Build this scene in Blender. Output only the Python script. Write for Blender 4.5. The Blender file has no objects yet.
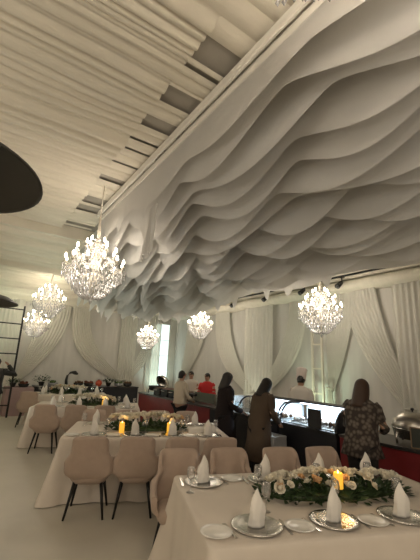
import bpy, bmesh, math, random
from math import sin, cos, pi, radians, sqrt, atan2, degrees
from mathutils import Vector, Matrix, noise
random.seed(7)
SC = bpy.context.scene
COL = SC.collection
R = random.Random(11)

# ------------------------------------------------------------------ materials
MATS = {}
def mat(name, color, rough=0.6, metal=0.0, var=0.0, vscale=8.0, bump=0.0, bscale=60.0, trans=0.0, emit=None, estr=0.0, translucent=0.0, sheen=0.0, ior=1.45, stretch=None, spec=None):
    if name in MATS: return MATS[name]
    m = bpy.data.materials.new(name); m.use_nodes = True
    nt = m.node_tree; N = nt.nodes; L = nt.links
    b = N['Principled BSDF']; out = N['Material Output']
    b.inputs['Base Color'].default_value = (*color, 1)
    b.inputs['Roughness'].default_value = rough
    b.inputs['Metallic'].default_value = metal
    b.inputs['IOR'].default_value = ior
    if spec is not None: b.inputs['Specular IOR Level'].default_value = spec
    if trans: b.inputs['Transmission Weight'].default_value = trans
    if sheen: b.inputs['Sheen Weight'].default_value = sheen
    if emit:
        b.inputs['Emission Color'].default_value = (*emit, 1)
        b.inputs['Emission Strength'].default_value = estr
    tc = N.new('ShaderNodeTexCoord')
    src = tc.outputs['Object']
    if stretch:
        mp = N.new('ShaderNodeMapping'); mp.inputs['Scale'].default_value = stretch
        L.new(src, mp.inputs['Vector']); src = mp.outputs['Vector']
    if var:
        nz = N.new('ShaderNodeTexNoise'); nz.inputs['Scale'].default_value = vscale; nz.inputs['Detail'].default_value = 4
        L.new(src, nz.inputs['Vector'])
        rp = N.new('ShaderNodeValToRGB')
        rp.color_ramp.elements[0].position = 0.3; rp.color_ramp.elements[1].position = 0.7
        rp.color_ramp.elements[0].color = (*[c*(1-var) for c in color], 1)
        rp.color_ramp.elements[1].color = (*[min(1, c*(1+var)) for c in color], 1)
        L.new(nz.outputs['Fac'], rp.inputs['Fac']); L.new(rp.outputs['Color'], b.inputs['Base Color'])
    if bump:
        nb = N.new('ShaderNodeTexNoise'); nb.inputs['Scale'].default_value = bscale; nb.inputs['Detail'].default_value = 3
        L.new(src, nb.inputs['Vector'])
        bp = N.new('ShaderNodeBump'); bp.inputs['Strength'].default_value = bump; bp.inputs['Distance'].default_value = 0.01
        L.new(nb.outputs['Fac'], bp.inputs['Height']); L.new(bp.outputs['Normal'], b.inputs['Normal'])
    if translucent:
        tr = N.new('ShaderNodeBsdfTranslucent'); tr.inputs['Color'].default_value = (*color, 1)
        mx = N.new('ShaderNodeMixShader'); mx.inputs['Fac'].default_value = translucent
        L.new(b.outputs[0], mx.inputs[1]); L.new(tr.outputs[0], mx.inputs[2]); L.new(mx.outputs[0], out.inputs['Surface'])
    MATS[name] = m
    return m

def mat_clear(name, tint=(1, 1, 1), gloss=0.25, white=0.1, rough=0.05):
    """thin clear glass / crystal: transparent, mirror-like sheen and a touch of body"""
    m = bpy.data.materials.new(name); m.use_nodes = True
    nt = m.node_tree; N = nt.nodes; L = nt.links; N.clear()
    out = N.new('ShaderNodeOutputMaterial')
    t = N.new('ShaderNodeBsdfTransparent'); t.inputs['Color'].default_value = (*tint, 1)
    g = N.new('ShaderNodeBsdfGlossy'); g.inputs['Roughness'].default_value = rough; g.inputs['Color'].default_value = (1, 1, 1, 1)
    d = N.new('ShaderNodeBsdfDiffuse'); d.inputs['Color'].default_value = (0.80, 0.78, 0.75, 1)
    tl = N.new('ShaderNodeBsdfTranslucent'); tl.inputs['Color'].default_value = (0.80, 0.78, 0.75, 1)
    md = N.new('ShaderNodeMixShader'); md.inputs[0].default_value = 0.5
    L.new(d.outputs[0], md.inputs[1]); L.new(tl.outputs[0], md.inputs[2])
    fr = N.new('ShaderNodeLayerWeight'); fr.inputs['Blend'].default_value = 0.35
    ma = N.new('ShaderNodeMath'); ma.operation = 'MULTIPLY_ADD'; ma.use_clamp = True
    ma.inputs[1].default_value = 0.6; ma.inputs[2].default_value = gloss
    L.new(fr.outputs['Fresnel'], ma.inputs[0])
    m1 = N.new('ShaderNodeMixShader'); L.new(ma.outputs[0], m1.inputs[0]); L.new(t.outputs[0], m1.inputs[1]); L.new(g.outputs[0], m1.inputs[2])
    m2 = N.new('ShaderNodeMixShader'); m2.inputs[0].default_value = white
    L.new(m1.outputs[0], m2.inputs[1]); L.new(md.outputs[0], m2.inputs[2])
    L.new(m2.outputs[0], out.inputs['Surface'])
    return m

M_ceil = mat('ceiling_fabric', (0.74, 0.69, 0.58), 0.85, var=0.05, vscale=1.5, bump=0.25, bscale=14, stretch=(1, 6, 1), spec=0.1)
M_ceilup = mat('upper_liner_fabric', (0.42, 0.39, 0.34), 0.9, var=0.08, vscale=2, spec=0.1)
M_canopy = mat('canopy_nonwoven', (0.78, 0.765, 0.735), 0.85, var=0.03, vscale=3, bump=0.08, bscale=90, translucent=0.5, spec=0.1)
M_wall = mat('wall_liner_fabric', (0.60, 0.585, 0.54), 0.9, var=0.05, vscale=1.2, bump=0.2, bscale=6, stretch=(6, 6, 0.6), spec=0.1)
M_drape = mat('curtain_sheer', (0.80, 0.78, 0.70), 0.85, var=0.03, vscale=4, translucent=0.3, spec=0.1)
M_floor = mat('floor_vinyl', (0.53, 0.49, 0.41), 0.42, var=0.07, vscale=1.3, bump=0.03, bscale=30)
M_cloth = mat('table_linen', (0.70, 0.62, 0.53), 0.8, var=0.03, vscale=5, bump=0.06, bscale=160, spec=0.2)
M_linen = mat('napkin_linen', (0.85, 0.80, 0.72), 0.8, bump=0.05, bscale=200, spec=0.2)
M_chair = mat('chair_velvet', (0.44, 0.335, 0.265), 0.75, var=0.06, vscale=10, bump=0.05, bscale=150, sheen=0.15, spec=0.2)
M_black = mat('black_metal', (0.012, 0.012, 0.012), 0.4, metal=0.3)
M_blackm = mat('black_matte', (0.02, 0.02, 0.02), 0.7)
M_hood = mat('heater_enamel', (0.035, 0.032, 0.028), 0.5, var=0.1, vscale=6)
M_porc = mat('porcelain', (0.82, 0.78, 0.71), 0.2)
M_silver = mat('hammered_silver', (0.78, 0.75, 0.70), 0.16, metal=1.0, bump=0.35, bscale=70)
M_steel = mat('cutlery_steel', (0.62, 0.59, 0.55), 0.2, metal=1.0)
M_glass = mat_clear('wine_glass', gloss=0.12, white=0.06)
M_crys = mat_clear('crystal', gloss=0.45, white=0.38, rough=0.12)
M_pane = mat_clear('display_glass', gloss=0.05, white=0.01)
M_gilt = mat('chandelier_ivory', (0.80, 0.74, 0.64), 0.35, metal=0.2)
M_bulb = mat('candle_bulb', (1, 0.9, 0.75), 0.4, emit=(1.0, 0.84, 0.62), estr=26)
M_bulb.cycles.emission_sampling = 'NONE'
M_wax = mat('amber_wax', (0.8, 0.4, 0.06), 0.5, emit=(1.0, 0.50, 0.045), estr=0.75)
M_flame = mat('led_flame', (1, 0.8, 0.4), 0.5, emit=(1.0, 0.75, 0.3), estr=5)
M_leaf = mat('leaf_green', (0.035, 0.065, 0.022), 0.5, var=0.4, vscale=20)
M_rose = mat('rose_cream', (0.80, 0.74, 0.60), 0.7, var=0.05, vscale=30, spec=0.2)
M_rosep = mat('rose_peach', (0.72, 0.46, 0.24), 0.7, spec=0.2)
M_red = mat('counter_red', (0.16, 0.012, 0.014), 0.5, var=0.12, vscale=5)
M_navy = mat('counter_black', (0.012, 0.012, 0.016), 0.4)
M_dark = mat('counter_top', (0.03, 0.026, 0.024), 0.3)
M_mauve = mat('mauve_cloth', (0.36, 0.25, 0.24), 0.85, var=0.05, vscale=6)
M_skin = mat('skin', (0.42, 0.25, 0.17), 0.55)
M_hair = mat('dark_hair', (0.012, 0.009, 0.007), 0.55, bump=0.3, bscale=80)
M_hairb = mat('brown_hair', (0.045, 0.022, 0.012), 0.5, bump=0.3, bscale=80)
M_coatb = mat('brown_wool', (0.088, 0.064, 0.046), 0.9, var=0.08, vscale=8, spec=0.1)
M_coatd = mat('dark_wool', (0.022, 0.017, 0.017), 0.9, spec=0.1)
M_beige = mat('beige_jacket', (0.46, 0.39, 0.30), 0.8)
M_white = mat('white_uniform', (0.66, 0.60, 0.53), 0.8)
M_redu = mat('red_uniform', (0.52, 0.02, 0.022), 0.7)
M_trou = mat('dark_trousers', (0.015, 0.013, 0.013), 0.85)
M_capw = mat('toque_white', (0.80, 0.70, 0.64), 0.8)
M_led = mat('led_strip', (0.8, 0.9, 1), 0.5, emit=(0.82, 0.92, 1.0), estr=4)
M_pannel = mat('lit_fridge_back', (0.75, 0.85, 0.9), 0.4, var=0.1, vscale=4)
M_win = mat('bright_window', (0.8, 0.9, 0.9), 0.5, emit=(0.80, 0.96, 0.93), estr=1.15)
M_food = mat('food_brown', (0.10, 0.05, 0.02), 0.7, var=0.5, vscale=25)
M_foodg = mat('food_green', (0.06, 0.10, 0.03), 0.7, var=0.5, vscale=25)
M_foodr = mat('food_red', (0.15, 0.045, 0.02), 0.5, var=0.3, vscale=20)
M_grey = mat('grey_laminate', (0.30, 0.30, 0.30), 0.5)

def floral():
    m = bpy.data.materials.new('floral_jacquard'); m.use_nodes = True
    N = m.node_tree.nodes; L = m.node_tree.links; b = N['Principled BSDF']; b.inputs['Roughness'].default_value = 0.85
    tc = N.new('ShaderNodeTexCoord')
    v = N.new('ShaderNodeTexVoronoi'); v.inputs['Scale'].default_value = 21; v.feature = 'F1'
    L.new(tc.outputs['Object'], v.inputs['Vector'])
    r = N.new('ShaderNodeValToRGB'); e = r.color_ramp.elements
    e[0].position = 0.15; e[0].color = (0.14, 0.115, 0.092, 1); e[1].position = 0.62; e[1].color = (0.03, 0.022, 0.018, 1)
    k = r.color_ramp.elements.new(0.38); k.color = (0.10, 0.078, 0.06, 1)
    L.new(v.outputs['Distance'], r.inputs['Fac']); L.new(r.outputs['Color'], b.inputs['Base Color'])
    return m
M_floral = floral()

# ------------------------------------------------------------------ mesh builder
class MB:
    def __init__(s): s.v = []; s.f = []; s.sm = []; s.mi = []; s.cur = 0
    def add(s, vs, fs, smooth=True):
        o = len(s.v); s.v += [tuple(p) for p in vs]
        for f in fs: s.f.append(tuple(i+o for i in f)); s.sm.append(smooth); s.mi.append(s.cur)
        return s
    def box(s, c, d, rz=0.0, bev=0.0):
        x, y, z = d[0]/2, d[1]/2, d[2]/2
        if bev:
            bm = bmesh.new(); bmesh.ops.create_cube(bm, size=1)
            for v in bm.verts: v.co = Vector((v.co.x*d[0], v.co.y*d[1], v.co.z*d[2]))
            bmesh.ops.bevel(bm, geom=bm.edges[:], offset=bev, segments=2, affect='EDGES', profile=0.5)
            Mx = Matrix.Translation(c) @ Matrix.Rotation(rz, 4, 'Z')
            bm.verts.index_update()
            s.add([Mx @ v.co for v in bm.verts], [[v.index for v in f.verts] for f in bm.faces], False); bm.free(); return s
        ca, sa = cos(rz), sin(rz); vs = []
        for i in (-1, 1):
            for j in (-1, 1):
                for k in (-1, 1):
                    vs.append((c[0]+ca*i*x-sa*j*y, c[1]+sa*i*x+ca*j*y, c[2]+k*z))
        return s.add(vs, [(0,1,3,2),(4,6,7,5),(0,4,5,1),(2,3,7,6),(0,2,6,4),(1,5,7,3)], False)
    def loft(s, rings, close=True, cap0=False, cap1=False, smooth=True):
        n = len(rings[0]); vs = [p for r in rings for p in r]; fs = []
        for i in range(len(rings)-1):
            for j in range(n if close else n-1):
                a = i*n+j; b = i*n+(j+1) % n
                fs.append((a, b, b+n, a+n))
        if cap0: fs.append(tuple(reversed(range(n))))
        if cap1: fs.append(tuple(range((len(rings)-1)*n, len(rings)*n)))
        return s.add(vs, fs, smooth)
    def lathe(s, prof, c=(0,0,0), seg=24, sx=1, sy=1, smooth=True, cap=True):
        rings = [[(c[0]+r*sx*cos(2*pi*j/seg), c[1]+r*sy*sin(2*pi*j/seg), c[2]+z) for j in range(seg)] for r, z in prof]
        return s.loft(rings, True, cap, cap, smooth)
    def tube(s, pts, r, seg=8, cap=True, smooth=True):
        pts = [Vector(p) for p in pts]; n = len(pts)
        rr = r if isinstance(r, (list, tuple)) else [r]*n
        rings = []
        for i, p in enumerate(pts):
            t = (pts[min(i+1, n-1)]-pts[max(i-1, 0)]).normalized()
            a = Vector((0,0,1)) if abs(t.z) < 0.9 else Vector((1,0,0))
            u = t.cross(a).normalized(); w = t.cross(u)
            rings.append([p+(u*cos(2*pi*k/seg)+w*sin(2*pi*k/seg))*rr[i] for k in range(seg)])
        return s.loft(rings, True, cap, cap, smooth)
    def ball(s, c, r, seg=10, rings=6, sx=1, sy=1, sz=1):
        prof = [(r*max(0.001, sin(pi*i/rings)), -r*cos(pi*i/rings)*sz) for i in range(rings+1)]
        return s.lathe(prof, c, seg, sx, sy)
    def octa(s, c, r, h):
        x, y, z = c
        return s.add([(x+r,y,z),(x,y+r,z),(x-r,y,z),(x,y-r,z),(x,y,z+h),(x,y,z-h)],
                     [(0,1,4),(1,2,4),(2,3,4),(3,0,4),(1,0,5),(2,1,5),(3,2,5),(0,3,5)], False)
    def mesh(s, name, *mats):
        me = bpy.data.meshes.new(name); me.from_pydata(s.v, [], s.f)
        me.polygons.foreach_set('use_smooth', s.sm); me.polygons.foreach_set('material_index', s.mi)
        for m in mats: me.materials.append(m)
        me.update(); return me
    def build(s, name, m, parent=None, loc=None, rz=0.0, **k):
        ms = m if isinstance(m, (list, tuple)) else [m]
        return obj(name, s.mesh(name, *ms), parent, loc, rz, **k)

def obj(name, me, parent=None, loc=None, rz=0.0, label=None, cat=None, group=None, kind=None):
    o = bpy.data.objects.new(name, me); COL.objects.link(o)
    if parent is not None: o.parent = parent
    if loc is not None: o.location = loc
    if rz: o.rotation_euler = (0, 0, rz)
    return tag(o, label, cat, group, kind)
def tag(o, label=None, cat=None, group=None, kind=None):
    if label: o['label'] = label
    if cat: o['category'] = cat
    if group: o['group'] = group
    if kind: o['kind'] = kind
    return o
def thing(name, label, cat, loc=(0,0,0), rz=0.0, group=None):
    return obj(name, None, None, loc, rz, label, cat, group)
def dup(root, loc, rz=0.0, label=None, group=None, scale=None):
    r = root.copy(); COL.objects.link(r); r.location = loc; r.rotation_euler = (0, 0, rz)
    if label: r['label'] = label
    if group: r['group'] = group
    if scale: r.scale = (scale,)*3
    for ch in list(root.children):
        c = ch.copy(); COL.objects.link(c); c.parent = r
        for g in list(ch.children):
            d = g.copy(); COL.objects.link(d); d.parent = c
    return r
def struct(name, mb, m): return mb.build(name, m, kind='structure')

def skin(name, verts, edges, radii, m, parent, root=0, sub=1, **k):
    me = bpy.data.meshes.new('tmp'); me.from_pydata(verts, edges, []); o = bpy.data.objects.new('tmp', me); COL.objects.link(o)
    md = o.modifiers.new('s', 'SKIN'); md.use_smooth_shade = True
    for i, r in enumerate(radii):
        rr = r if isinstance(r, tuple) else (r, r)
        me.skin_vertices[0].data[i].radius = rr; me.skin_vertices[0].data[i].use_root = (i == root)
    ss = o.modifiers.new('u', 'SUBSURF'); ss.levels = sub; ss.render_levels = sub
    dg = bpy.context.evaluated_depsgraph_get(); dg.update()
    nm = bpy.data.meshes.new_from_object(o.evaluated_get(dg)); nm.name = name
    bpy.data.objects.remove(o); bpy.data.meshes.remove(me)
    nm.materials.clear(); nm.materials.append(m)
    nm.polygons.foreach_set('use_smooth', [True]*len(nm.polygons))
    return obj(name, nm, parent, **k)

# ------------------------------------------------------------------ camera
F, PITCH, ROLL, HEAD, H = 350.0, radians(13.8), radians(2.5), radians(34), 1.75
fw = Vector((sin(HEAD)*cos(PITCH), cos(HEAD)*cos(PITCH), sin(PITCH)))
rt = Vector((cos(HEAD), -sin(HEAD), 0)); up = rt.cross(fw)
r2 = rt*cos(ROLL)+up*sin(ROLL); u2 = up*cos(ROLL)-rt*sin(ROLL)
cd = bpy.data.cameras.new('camera'); cam = bpy.data.objects.new('camera', cd); COL.objects.link(cam)
cam.matrix_world = Matrix(((r2.x,u2.x,-fw.x,0),(r2.y,u2.y,-fw.y,0),(r2.z,u2.z,-fw.z,H),(0,0,0,1)))
cd.sensor_fit = 'VERTICAL'; cd.sensor_height = 24; cd.lens = 24*F/560; cd.clip_start = 0.02; cd.clip_end = 200
SC.camera = cam

# ------------------------------------------------------------------ setting
XL, XR, YF, YB = -5.0, 7.6, -4.0, 13.85
ZC, ZW = 4.75, 3.91
struct('floor', MB().box(((XL+XR)/2, (YF+YB)/2, -0.05), (XR-XL+0.6, YB-YF+0.6, 0.1)), M_floor)

def pleat_wall(p0, p1, h, nrm, pitch=0.34, amp=0.018):
    mb = MB(); p0 = Vector(p0); p1 = Vector(p1); L = (p1-p0).length; n = int(L/0.04); nrm = Vector(nrm)
    rows = []
    for z in (0, h*0.3, h*0.65, h):
        row = []
        for i in range(n+1):
            s = L*i/n
            w = (0.5+0.5*sin(2*pi*s/pitch+1.7*sin(s*1.3)+0.15*z))**2*amp*(0.4+0.6*noise.noise(Vector((s*0.6, 1.3, 0)))**2*4)
            row.append(p0.lerp(p1, i/n)+nrm*w+Vector((0,0,z)))
        rows.append(row)
    mb.loft(rows, close=False); return mb
struct('wall_back', pleat_wall((XL, YB, 0), (XR, YB, 0), ZW+0.1, (0,-1,0)), M_wall)
struct('wall_right', pleat_wall((XR, YB, 0), (XR, YF, 0), ZW+0.1, (-1,0,0)), M_wall)
struct('wall_left', pleat_wall((XL, YF, 0), (XL, YB, 0), ZC+0.2, (1,0,0)), M_wall)
struct('wall_front', pleat_wall((XR, YF, 0), (XL, YF, 0), ZC+0.2, (0,1,0)), M_wall)

# ceiling: gathered fabric swags running across the room
rc = random.Random(5)
def gathers(y0, y1, lo, hi):
    ys = [y0]
    while ys[-1] < y1: ys.append(ys[-1]+rc.uniform(lo, hi))
    return ys
def swag_profile(ys, sag, n=7):
    """returns list of (y, dz): fabric sagging between gathered ridges with little secondary pleats"""
    out = []
    for a, b in zip(ys[:-1], ys[1:]):
        d = sag*(0.55+0.9*rc.random())*min(1.0, (b-a)/0.22); sk = rc.uniform(0.7, 1.5)
        for i in range(n):
            t = i/n
            out.append((a+(b-a)*t, -d*sin(pi*t**sk)-0.006*abs(sin(t*pi*rc.choice((2, 3))))))
    out.append((ys[-1], 0)); return out
YSOF = 8.2
SPLIT = 1.36
ysg = gathers(YF, YSOF, 0.04, 0.24)
prof = swag_profile(ysg, 0.065)
mb = MB()
xs = [XL+(SPLIT-XL)*i/16 for i in range(17)]
rows = []
for x in xs:
    rows.append([(x, y+0.02*sin(x*1.1+y*2.0)+0.012*sin(x*3.1+y*5), ZC+dz+0.012*noise.noise(Vector((x*0.9, y*2.5, 0)))) for y, dz in prof])
mb.loft(rows, close=False)
# narrow bands carry on over the open strip beside the canopy beam
k = 0; miss = 0
while k < len(ysg)-1:
    a, b = ysg[k], ysg[k+1]
    if (rc.random() < 0.42 or miss > 0.26) and a < 8.0:
        pr = [(a+(b-a)*t, -0.03*sin(pi*t)-0.01) for t in (0, .25, .5, .75, 1)]
        xb = [SPLIT-0.01+(1.98-SPLIT)*i/4 for i in range(5)]
        mb.loft([[(x, y+0.02*sin(x*1.1+y*2.0), ZC+dz) for y, dz in pr] for x in xb], close=False); miss = 0
    else: miss += b-a
    k += 1
struct('ceiling', mb, M_ceil)
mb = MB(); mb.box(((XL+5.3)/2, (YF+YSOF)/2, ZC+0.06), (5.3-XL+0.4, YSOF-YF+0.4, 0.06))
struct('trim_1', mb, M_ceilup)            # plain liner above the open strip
# soffit cross beam, wrapped in plain fabric
mb = MB(); mb.box(((XL+5.6)/2, YSOF+0.06, ZC-0.10), (5.6-XL, 0.10, 0.32)); struct('trim_2', mb, M_ceil)
# rear slope
ysg = gathers(YSOF+0.05, YB, 0.06, 0.28); prof = swag_profile(ysg, 0.17)
mb = MB(); rows = []
for i in range(17):
    x = XL+(5.6-XL)*i/16
    rows.append([(x, y+0.03*sin(x*1.3+y), ZC-0.18+(ZW-ZC+0.18)*(y-YSOF)/(YB-YSOF)+dz) for y, dz in prof])
mb.loft(rows, close=False); struct('ceiling_rear', mb, M_ceil)
# right slope, stripes run along the room
xsg = gathers(5.2, XR, 0.08, 0.2); rc.shuffle; prof = swag_profile(xsg, 0.05, 5)
mb = MB(); rows = []
for i in range(13):
    y = YF+(YB-YF)*i/12
    rows.append([(min(x, XR), y, ZC+(ZW-ZC)*(x-5.2)/(XR-5.2)+dz) for x, dz in prof])
mb.loft(rows, close=False); struct('ceiling_right', mb, M_ceil)
# fabric wrapped cornice along right and back wall
mb = MB()
for y0, y1 in ((YF, YB),):
    rings = []
    for i in range(60):
        y = y0+(y1-y0)*i/59; s = 0.03*abs(sin(y*2.1))
        rings.append([(XR-0.02, y, ZW+0.02), (XR-0.30, y, ZW-0.02), (XR-0.33, y, ZW-0.13-s), (XR-0.22, y, ZW-0.22-s), (XR-0.02, y, ZW-0.26-s)])
    mb.loft(rings, close=False)
struct('trim_3', mb, M_ceil)
mb = MB(); rings = []
for i in range(60):
    x = XL+(XR-XL)*i/59; s = 0.03*abs(sin(x*2.3))
    rings.append([(x, YB-0.02, ZW+0.02), (x, YB-0.16, ZW-0.02), (x, YB-0.18, ZW-0.12-s), (x, YB-0.02, ZW-0.2-s)])
mb.loft(rings, close=False); struct('trim_4', mb, M_ceil)

# bright window in the far right corner of the back wall
WX0, WX1, WZ0, WZ1 = 6.45, 7.30, 0.80, 3.45
w = MB().box(((WX0+WX1)/2, YB-0.035, (WZ0+WZ1)/2), (WX1-WX0, 0.02, WZ1-WZ0)).build('window_1', M_win, kind='structure')
mb = MB()
for x in (WX0, WX1): mb.box((x, YB-0.05, (WZ0+WZ1)/2), (0.06, 0.07, WZ1-WZ0+0.06))
for z in (WZ0, WZ1): mb.box(((WX0+WX1)/2, YB-0.05, z), (WX1-WX0, 0.07, 0.06))
mb.build('window_frame', M_wall, w)
mb = MB()
for z in (1.5, 2.1, 2.75): mb.box(((WX0+WX1)/2, YB-0.052, z), (WX1-WX0, 0.02, 0.02))
mb.box((WX0+0.42, YB-0.052, (WZ0+WZ1)/2), (0.02, 0.02, WZ1-WZ0)); mb.build('window_bar', M_grey, w)

# ------------------------------------------------------------------ curtains
def curtain(label, wall, a0, a1, tie, zt=ZW-0.12, ztie=1.08, width=0.16, tail=True, folds=9, power=1.7, bow=0.0, depth=0.065, seed=0, straight=False):
    """wall 'b': runs along x at back wall, 'r': along y at right wall. a0..a1 at the top, gathered at tie"""
    rr = random.Random(seed); mb = MB(); nu, nv = folds*6, 22
    ph = rr.uniform(0, 6)
    def P(s, d, z): return (s, YB-0.07-d, z) if wall == 'b' else (XR-0.10-d, s, z)
    rows = []
    for j in range(nv+1):
        v = j/nv; row = []
        for i in range(nu+1):
            u = i/nu
            st = a0+(a1-a0)*u
            if straight:
                s = st; z = zt+(ztie-zt)*v
            else:
                # the edge on the far side from the tie sags most
                far = u if abs(a1-tie) > abs(a0-tie) else 1-u
                pw = power*(0.85+0.25*far)
                e = v**pw
                se = tie+(u-0.5)*width*(1 if a1 > a0 else -1)
                s = st+(se-st)*e
                z = zt+(ztie+ (0.5-far)*0.16 -zt)*(v**(0.95-0.10*far)) - bow*sin(pi*v)*far
            f = 0.5+0.5*sin(2*pi*folds*u+ph+1.2*sin(5*u+ph)+0.5*v)
            d = depth*(0.25+0.75*f**1.3)*(0.55+0.45*v)
            row.append(P(s, d, z))
        rows.append(row)
    mb.loft(rows, close=False)
    o = thing('curtain', label, 'curtain', (0,0,0))
    mb.build('drape', M_drape, o)
    if tail and not straight:
        t = MB(); rows = []
        for j in range(8):
            v = j/7; row = []
            for i in range(25):
                u = i/24; ww = width*(0.8+1.1*v)
                row.append(P(tie+(u-0.5)*ww, 0.03+0.07*(0.5+0.5*sin(u*26+1)), ztie-0.02-v*(ztie-0.02)))
            rows.append(row)
        t.loft(rows, close=False); t.build('tail', M_drape, o)
        t = MB(); t.tube([P(tie+0.62*width*cos(a), 0.07+0.075*sin(a), ztie) for a in [2*pi*k/12 for k in range(13)]], 0.022, 6); t.build('tieback', M_drape, o)
    return o
curtain('cream swagged curtain sweeping to a tie above the mauve table, left end of back wall', 'b', 3.05, 2.05, 1.62, seed=1, folds=10, power=1.7)
curtain('narrow hanging cream curtain at the back wall behind the black ladder rack', 'b', 0.2, 1.5, 1.5, seed=2, straight=True, ztie=0.02, folds=11, depth=0.07)
curtain('cream swagged curtain left arm of the U-shaped sweep in the middle of back wall', 'b', 3.12, 3.75, 5.25, seed=3, folds=8, power=2.7)
curtain('pale green-lit curtain arm sweeping from beside the bright window to middle tie', 'b', 6.62, 6.22, 5.38, seed=4, folds=6, power=2.7, width=0.14)
curtain('straight cream curtain hanging inside the U-shaped sweep of the back wall', 'b', 5.05, 5.75, 5.4, seed=14, straight=True, ztie=0.9, folds=7, depth=0.06)
curtain('straight pale curtain on the right of the bright window in room corner', 'b', 7.28, 7.58, 7.4, seed=5, straight=True, ztie=0.02, folds=4, depth=0.06)
curtain('cream curtain sweeping down above the man in red, first on right wall', 'r', 12.6, 11.2, 12.9, seed=6, folds=9, power=1.8, ztie=1.2)
curtain('wide cream swag left arm hanging behind the woman in dark coat', 'r', 10.6, 9.75, 8.45, seed=7, folds=9, power=2.5, ztie=0.95)
curtain('straight cream curtain hanging between the two swag arms of the large sweep', 'r', 8.9, 7.6, 8, seed=8, straight=True, ztie=0.9, folds=9, depth=0.07)
curtain('wide cream swag right arm dropping behind the brown coat woman', 'r', 6.35, 6.95, 8.3, seed=9, folds=9, power=2.4, ztie=0.95)
curtain('cream curtain fanning down to the starburst tie right of the chef', 'r', 4.85, 5.75, 5.62, seed=10, folds=11, power=1.3, ztie=1.35, width=0.12)
curtain('cream curtain sweeping right behind the floral jacket woman', 'r', 5.15, 4.35, 3.75, seed=11, folds=9, power=1.6, ztie=1.1)
curtain('straight dark-pleated curtain at the right wall above the chafing dish', 'r', 3.95, 2.2, 3, seed=12, straight=True, ztie=0.02, folds=15, depth=0.09)
curtain('sheer pale curtain hanging in front of the left part of bright window', 'b', 6.25, 6.85, 6.5, seed=15, straight=True, ztie=0.02, folds=6, depth=0.06)
# slim wrapped column between curtains
t = thing('wall_column', 'slim pale box truss column standing on wall behind the chef', 'column', (XR-0.2, 5.95, 0))
mb = MB()
for sy in (-0.15, 0.15): mb.box((0, sy, 1.85), (0.05, 0.05, 3.7))
mb.build('post', M_ceil, t)
mb = MB()
for z in (0.6, 1.2, 1.8, 2.4, 3.0, 3.6): mb.box((0, 0, z), (0.04, 0.26, 0.04))
mb.build('rung', M_ceil, t)

# ------------------------------------------------------------------ canopy of layered sheets
can = thing('fabric_canopy', 'large ceiling canopy of layered wavy off-white fabric sheets hung from long white beam', 'canopy', (1.77, 3.0, 4.62))
O = Vector((1.77, 3.0, 4.62))
mb = MB()
mb.box((0.0-0.015, 0-0.0, 0.0), (0.05, 14.0-6.6+0.0, 0.07), bev=0.008); mb.box((-0.03, 0, -0.065), (0.03, 7.4, 0.05), bev=0.008); mb.box((0.02, 0, -0.13), (0.02, 7.4, 0.09))
mb.build('edge_beam', mat('beam_white', (0.78, 0.75, 0.68), 0.6), can)
mb = MB()
for x in (0.6, 1.5, 2.4, 3.2): mb.box((x, 1.6, 0.02), (0.05, 12.4, 0.05))
for y in (-3.5, -1.2, 1.2, 3.5, 5.8, 7.5): mb.box((1.75 if y < 4 else 1.95, y, 0.06), (3.4 if y < 4 else 2.9, 0.05, 0.05))
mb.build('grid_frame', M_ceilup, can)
NS = 17
def interp(x, tb):
    for (a, b), (c, d) in zip(tb[:-1], tb[1:]):
        if x <= c:
            t = (x-a)/(c-a); t = t*t*(3-2*t); return b+(d-b)*t
    return tb[-1][1]
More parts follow.
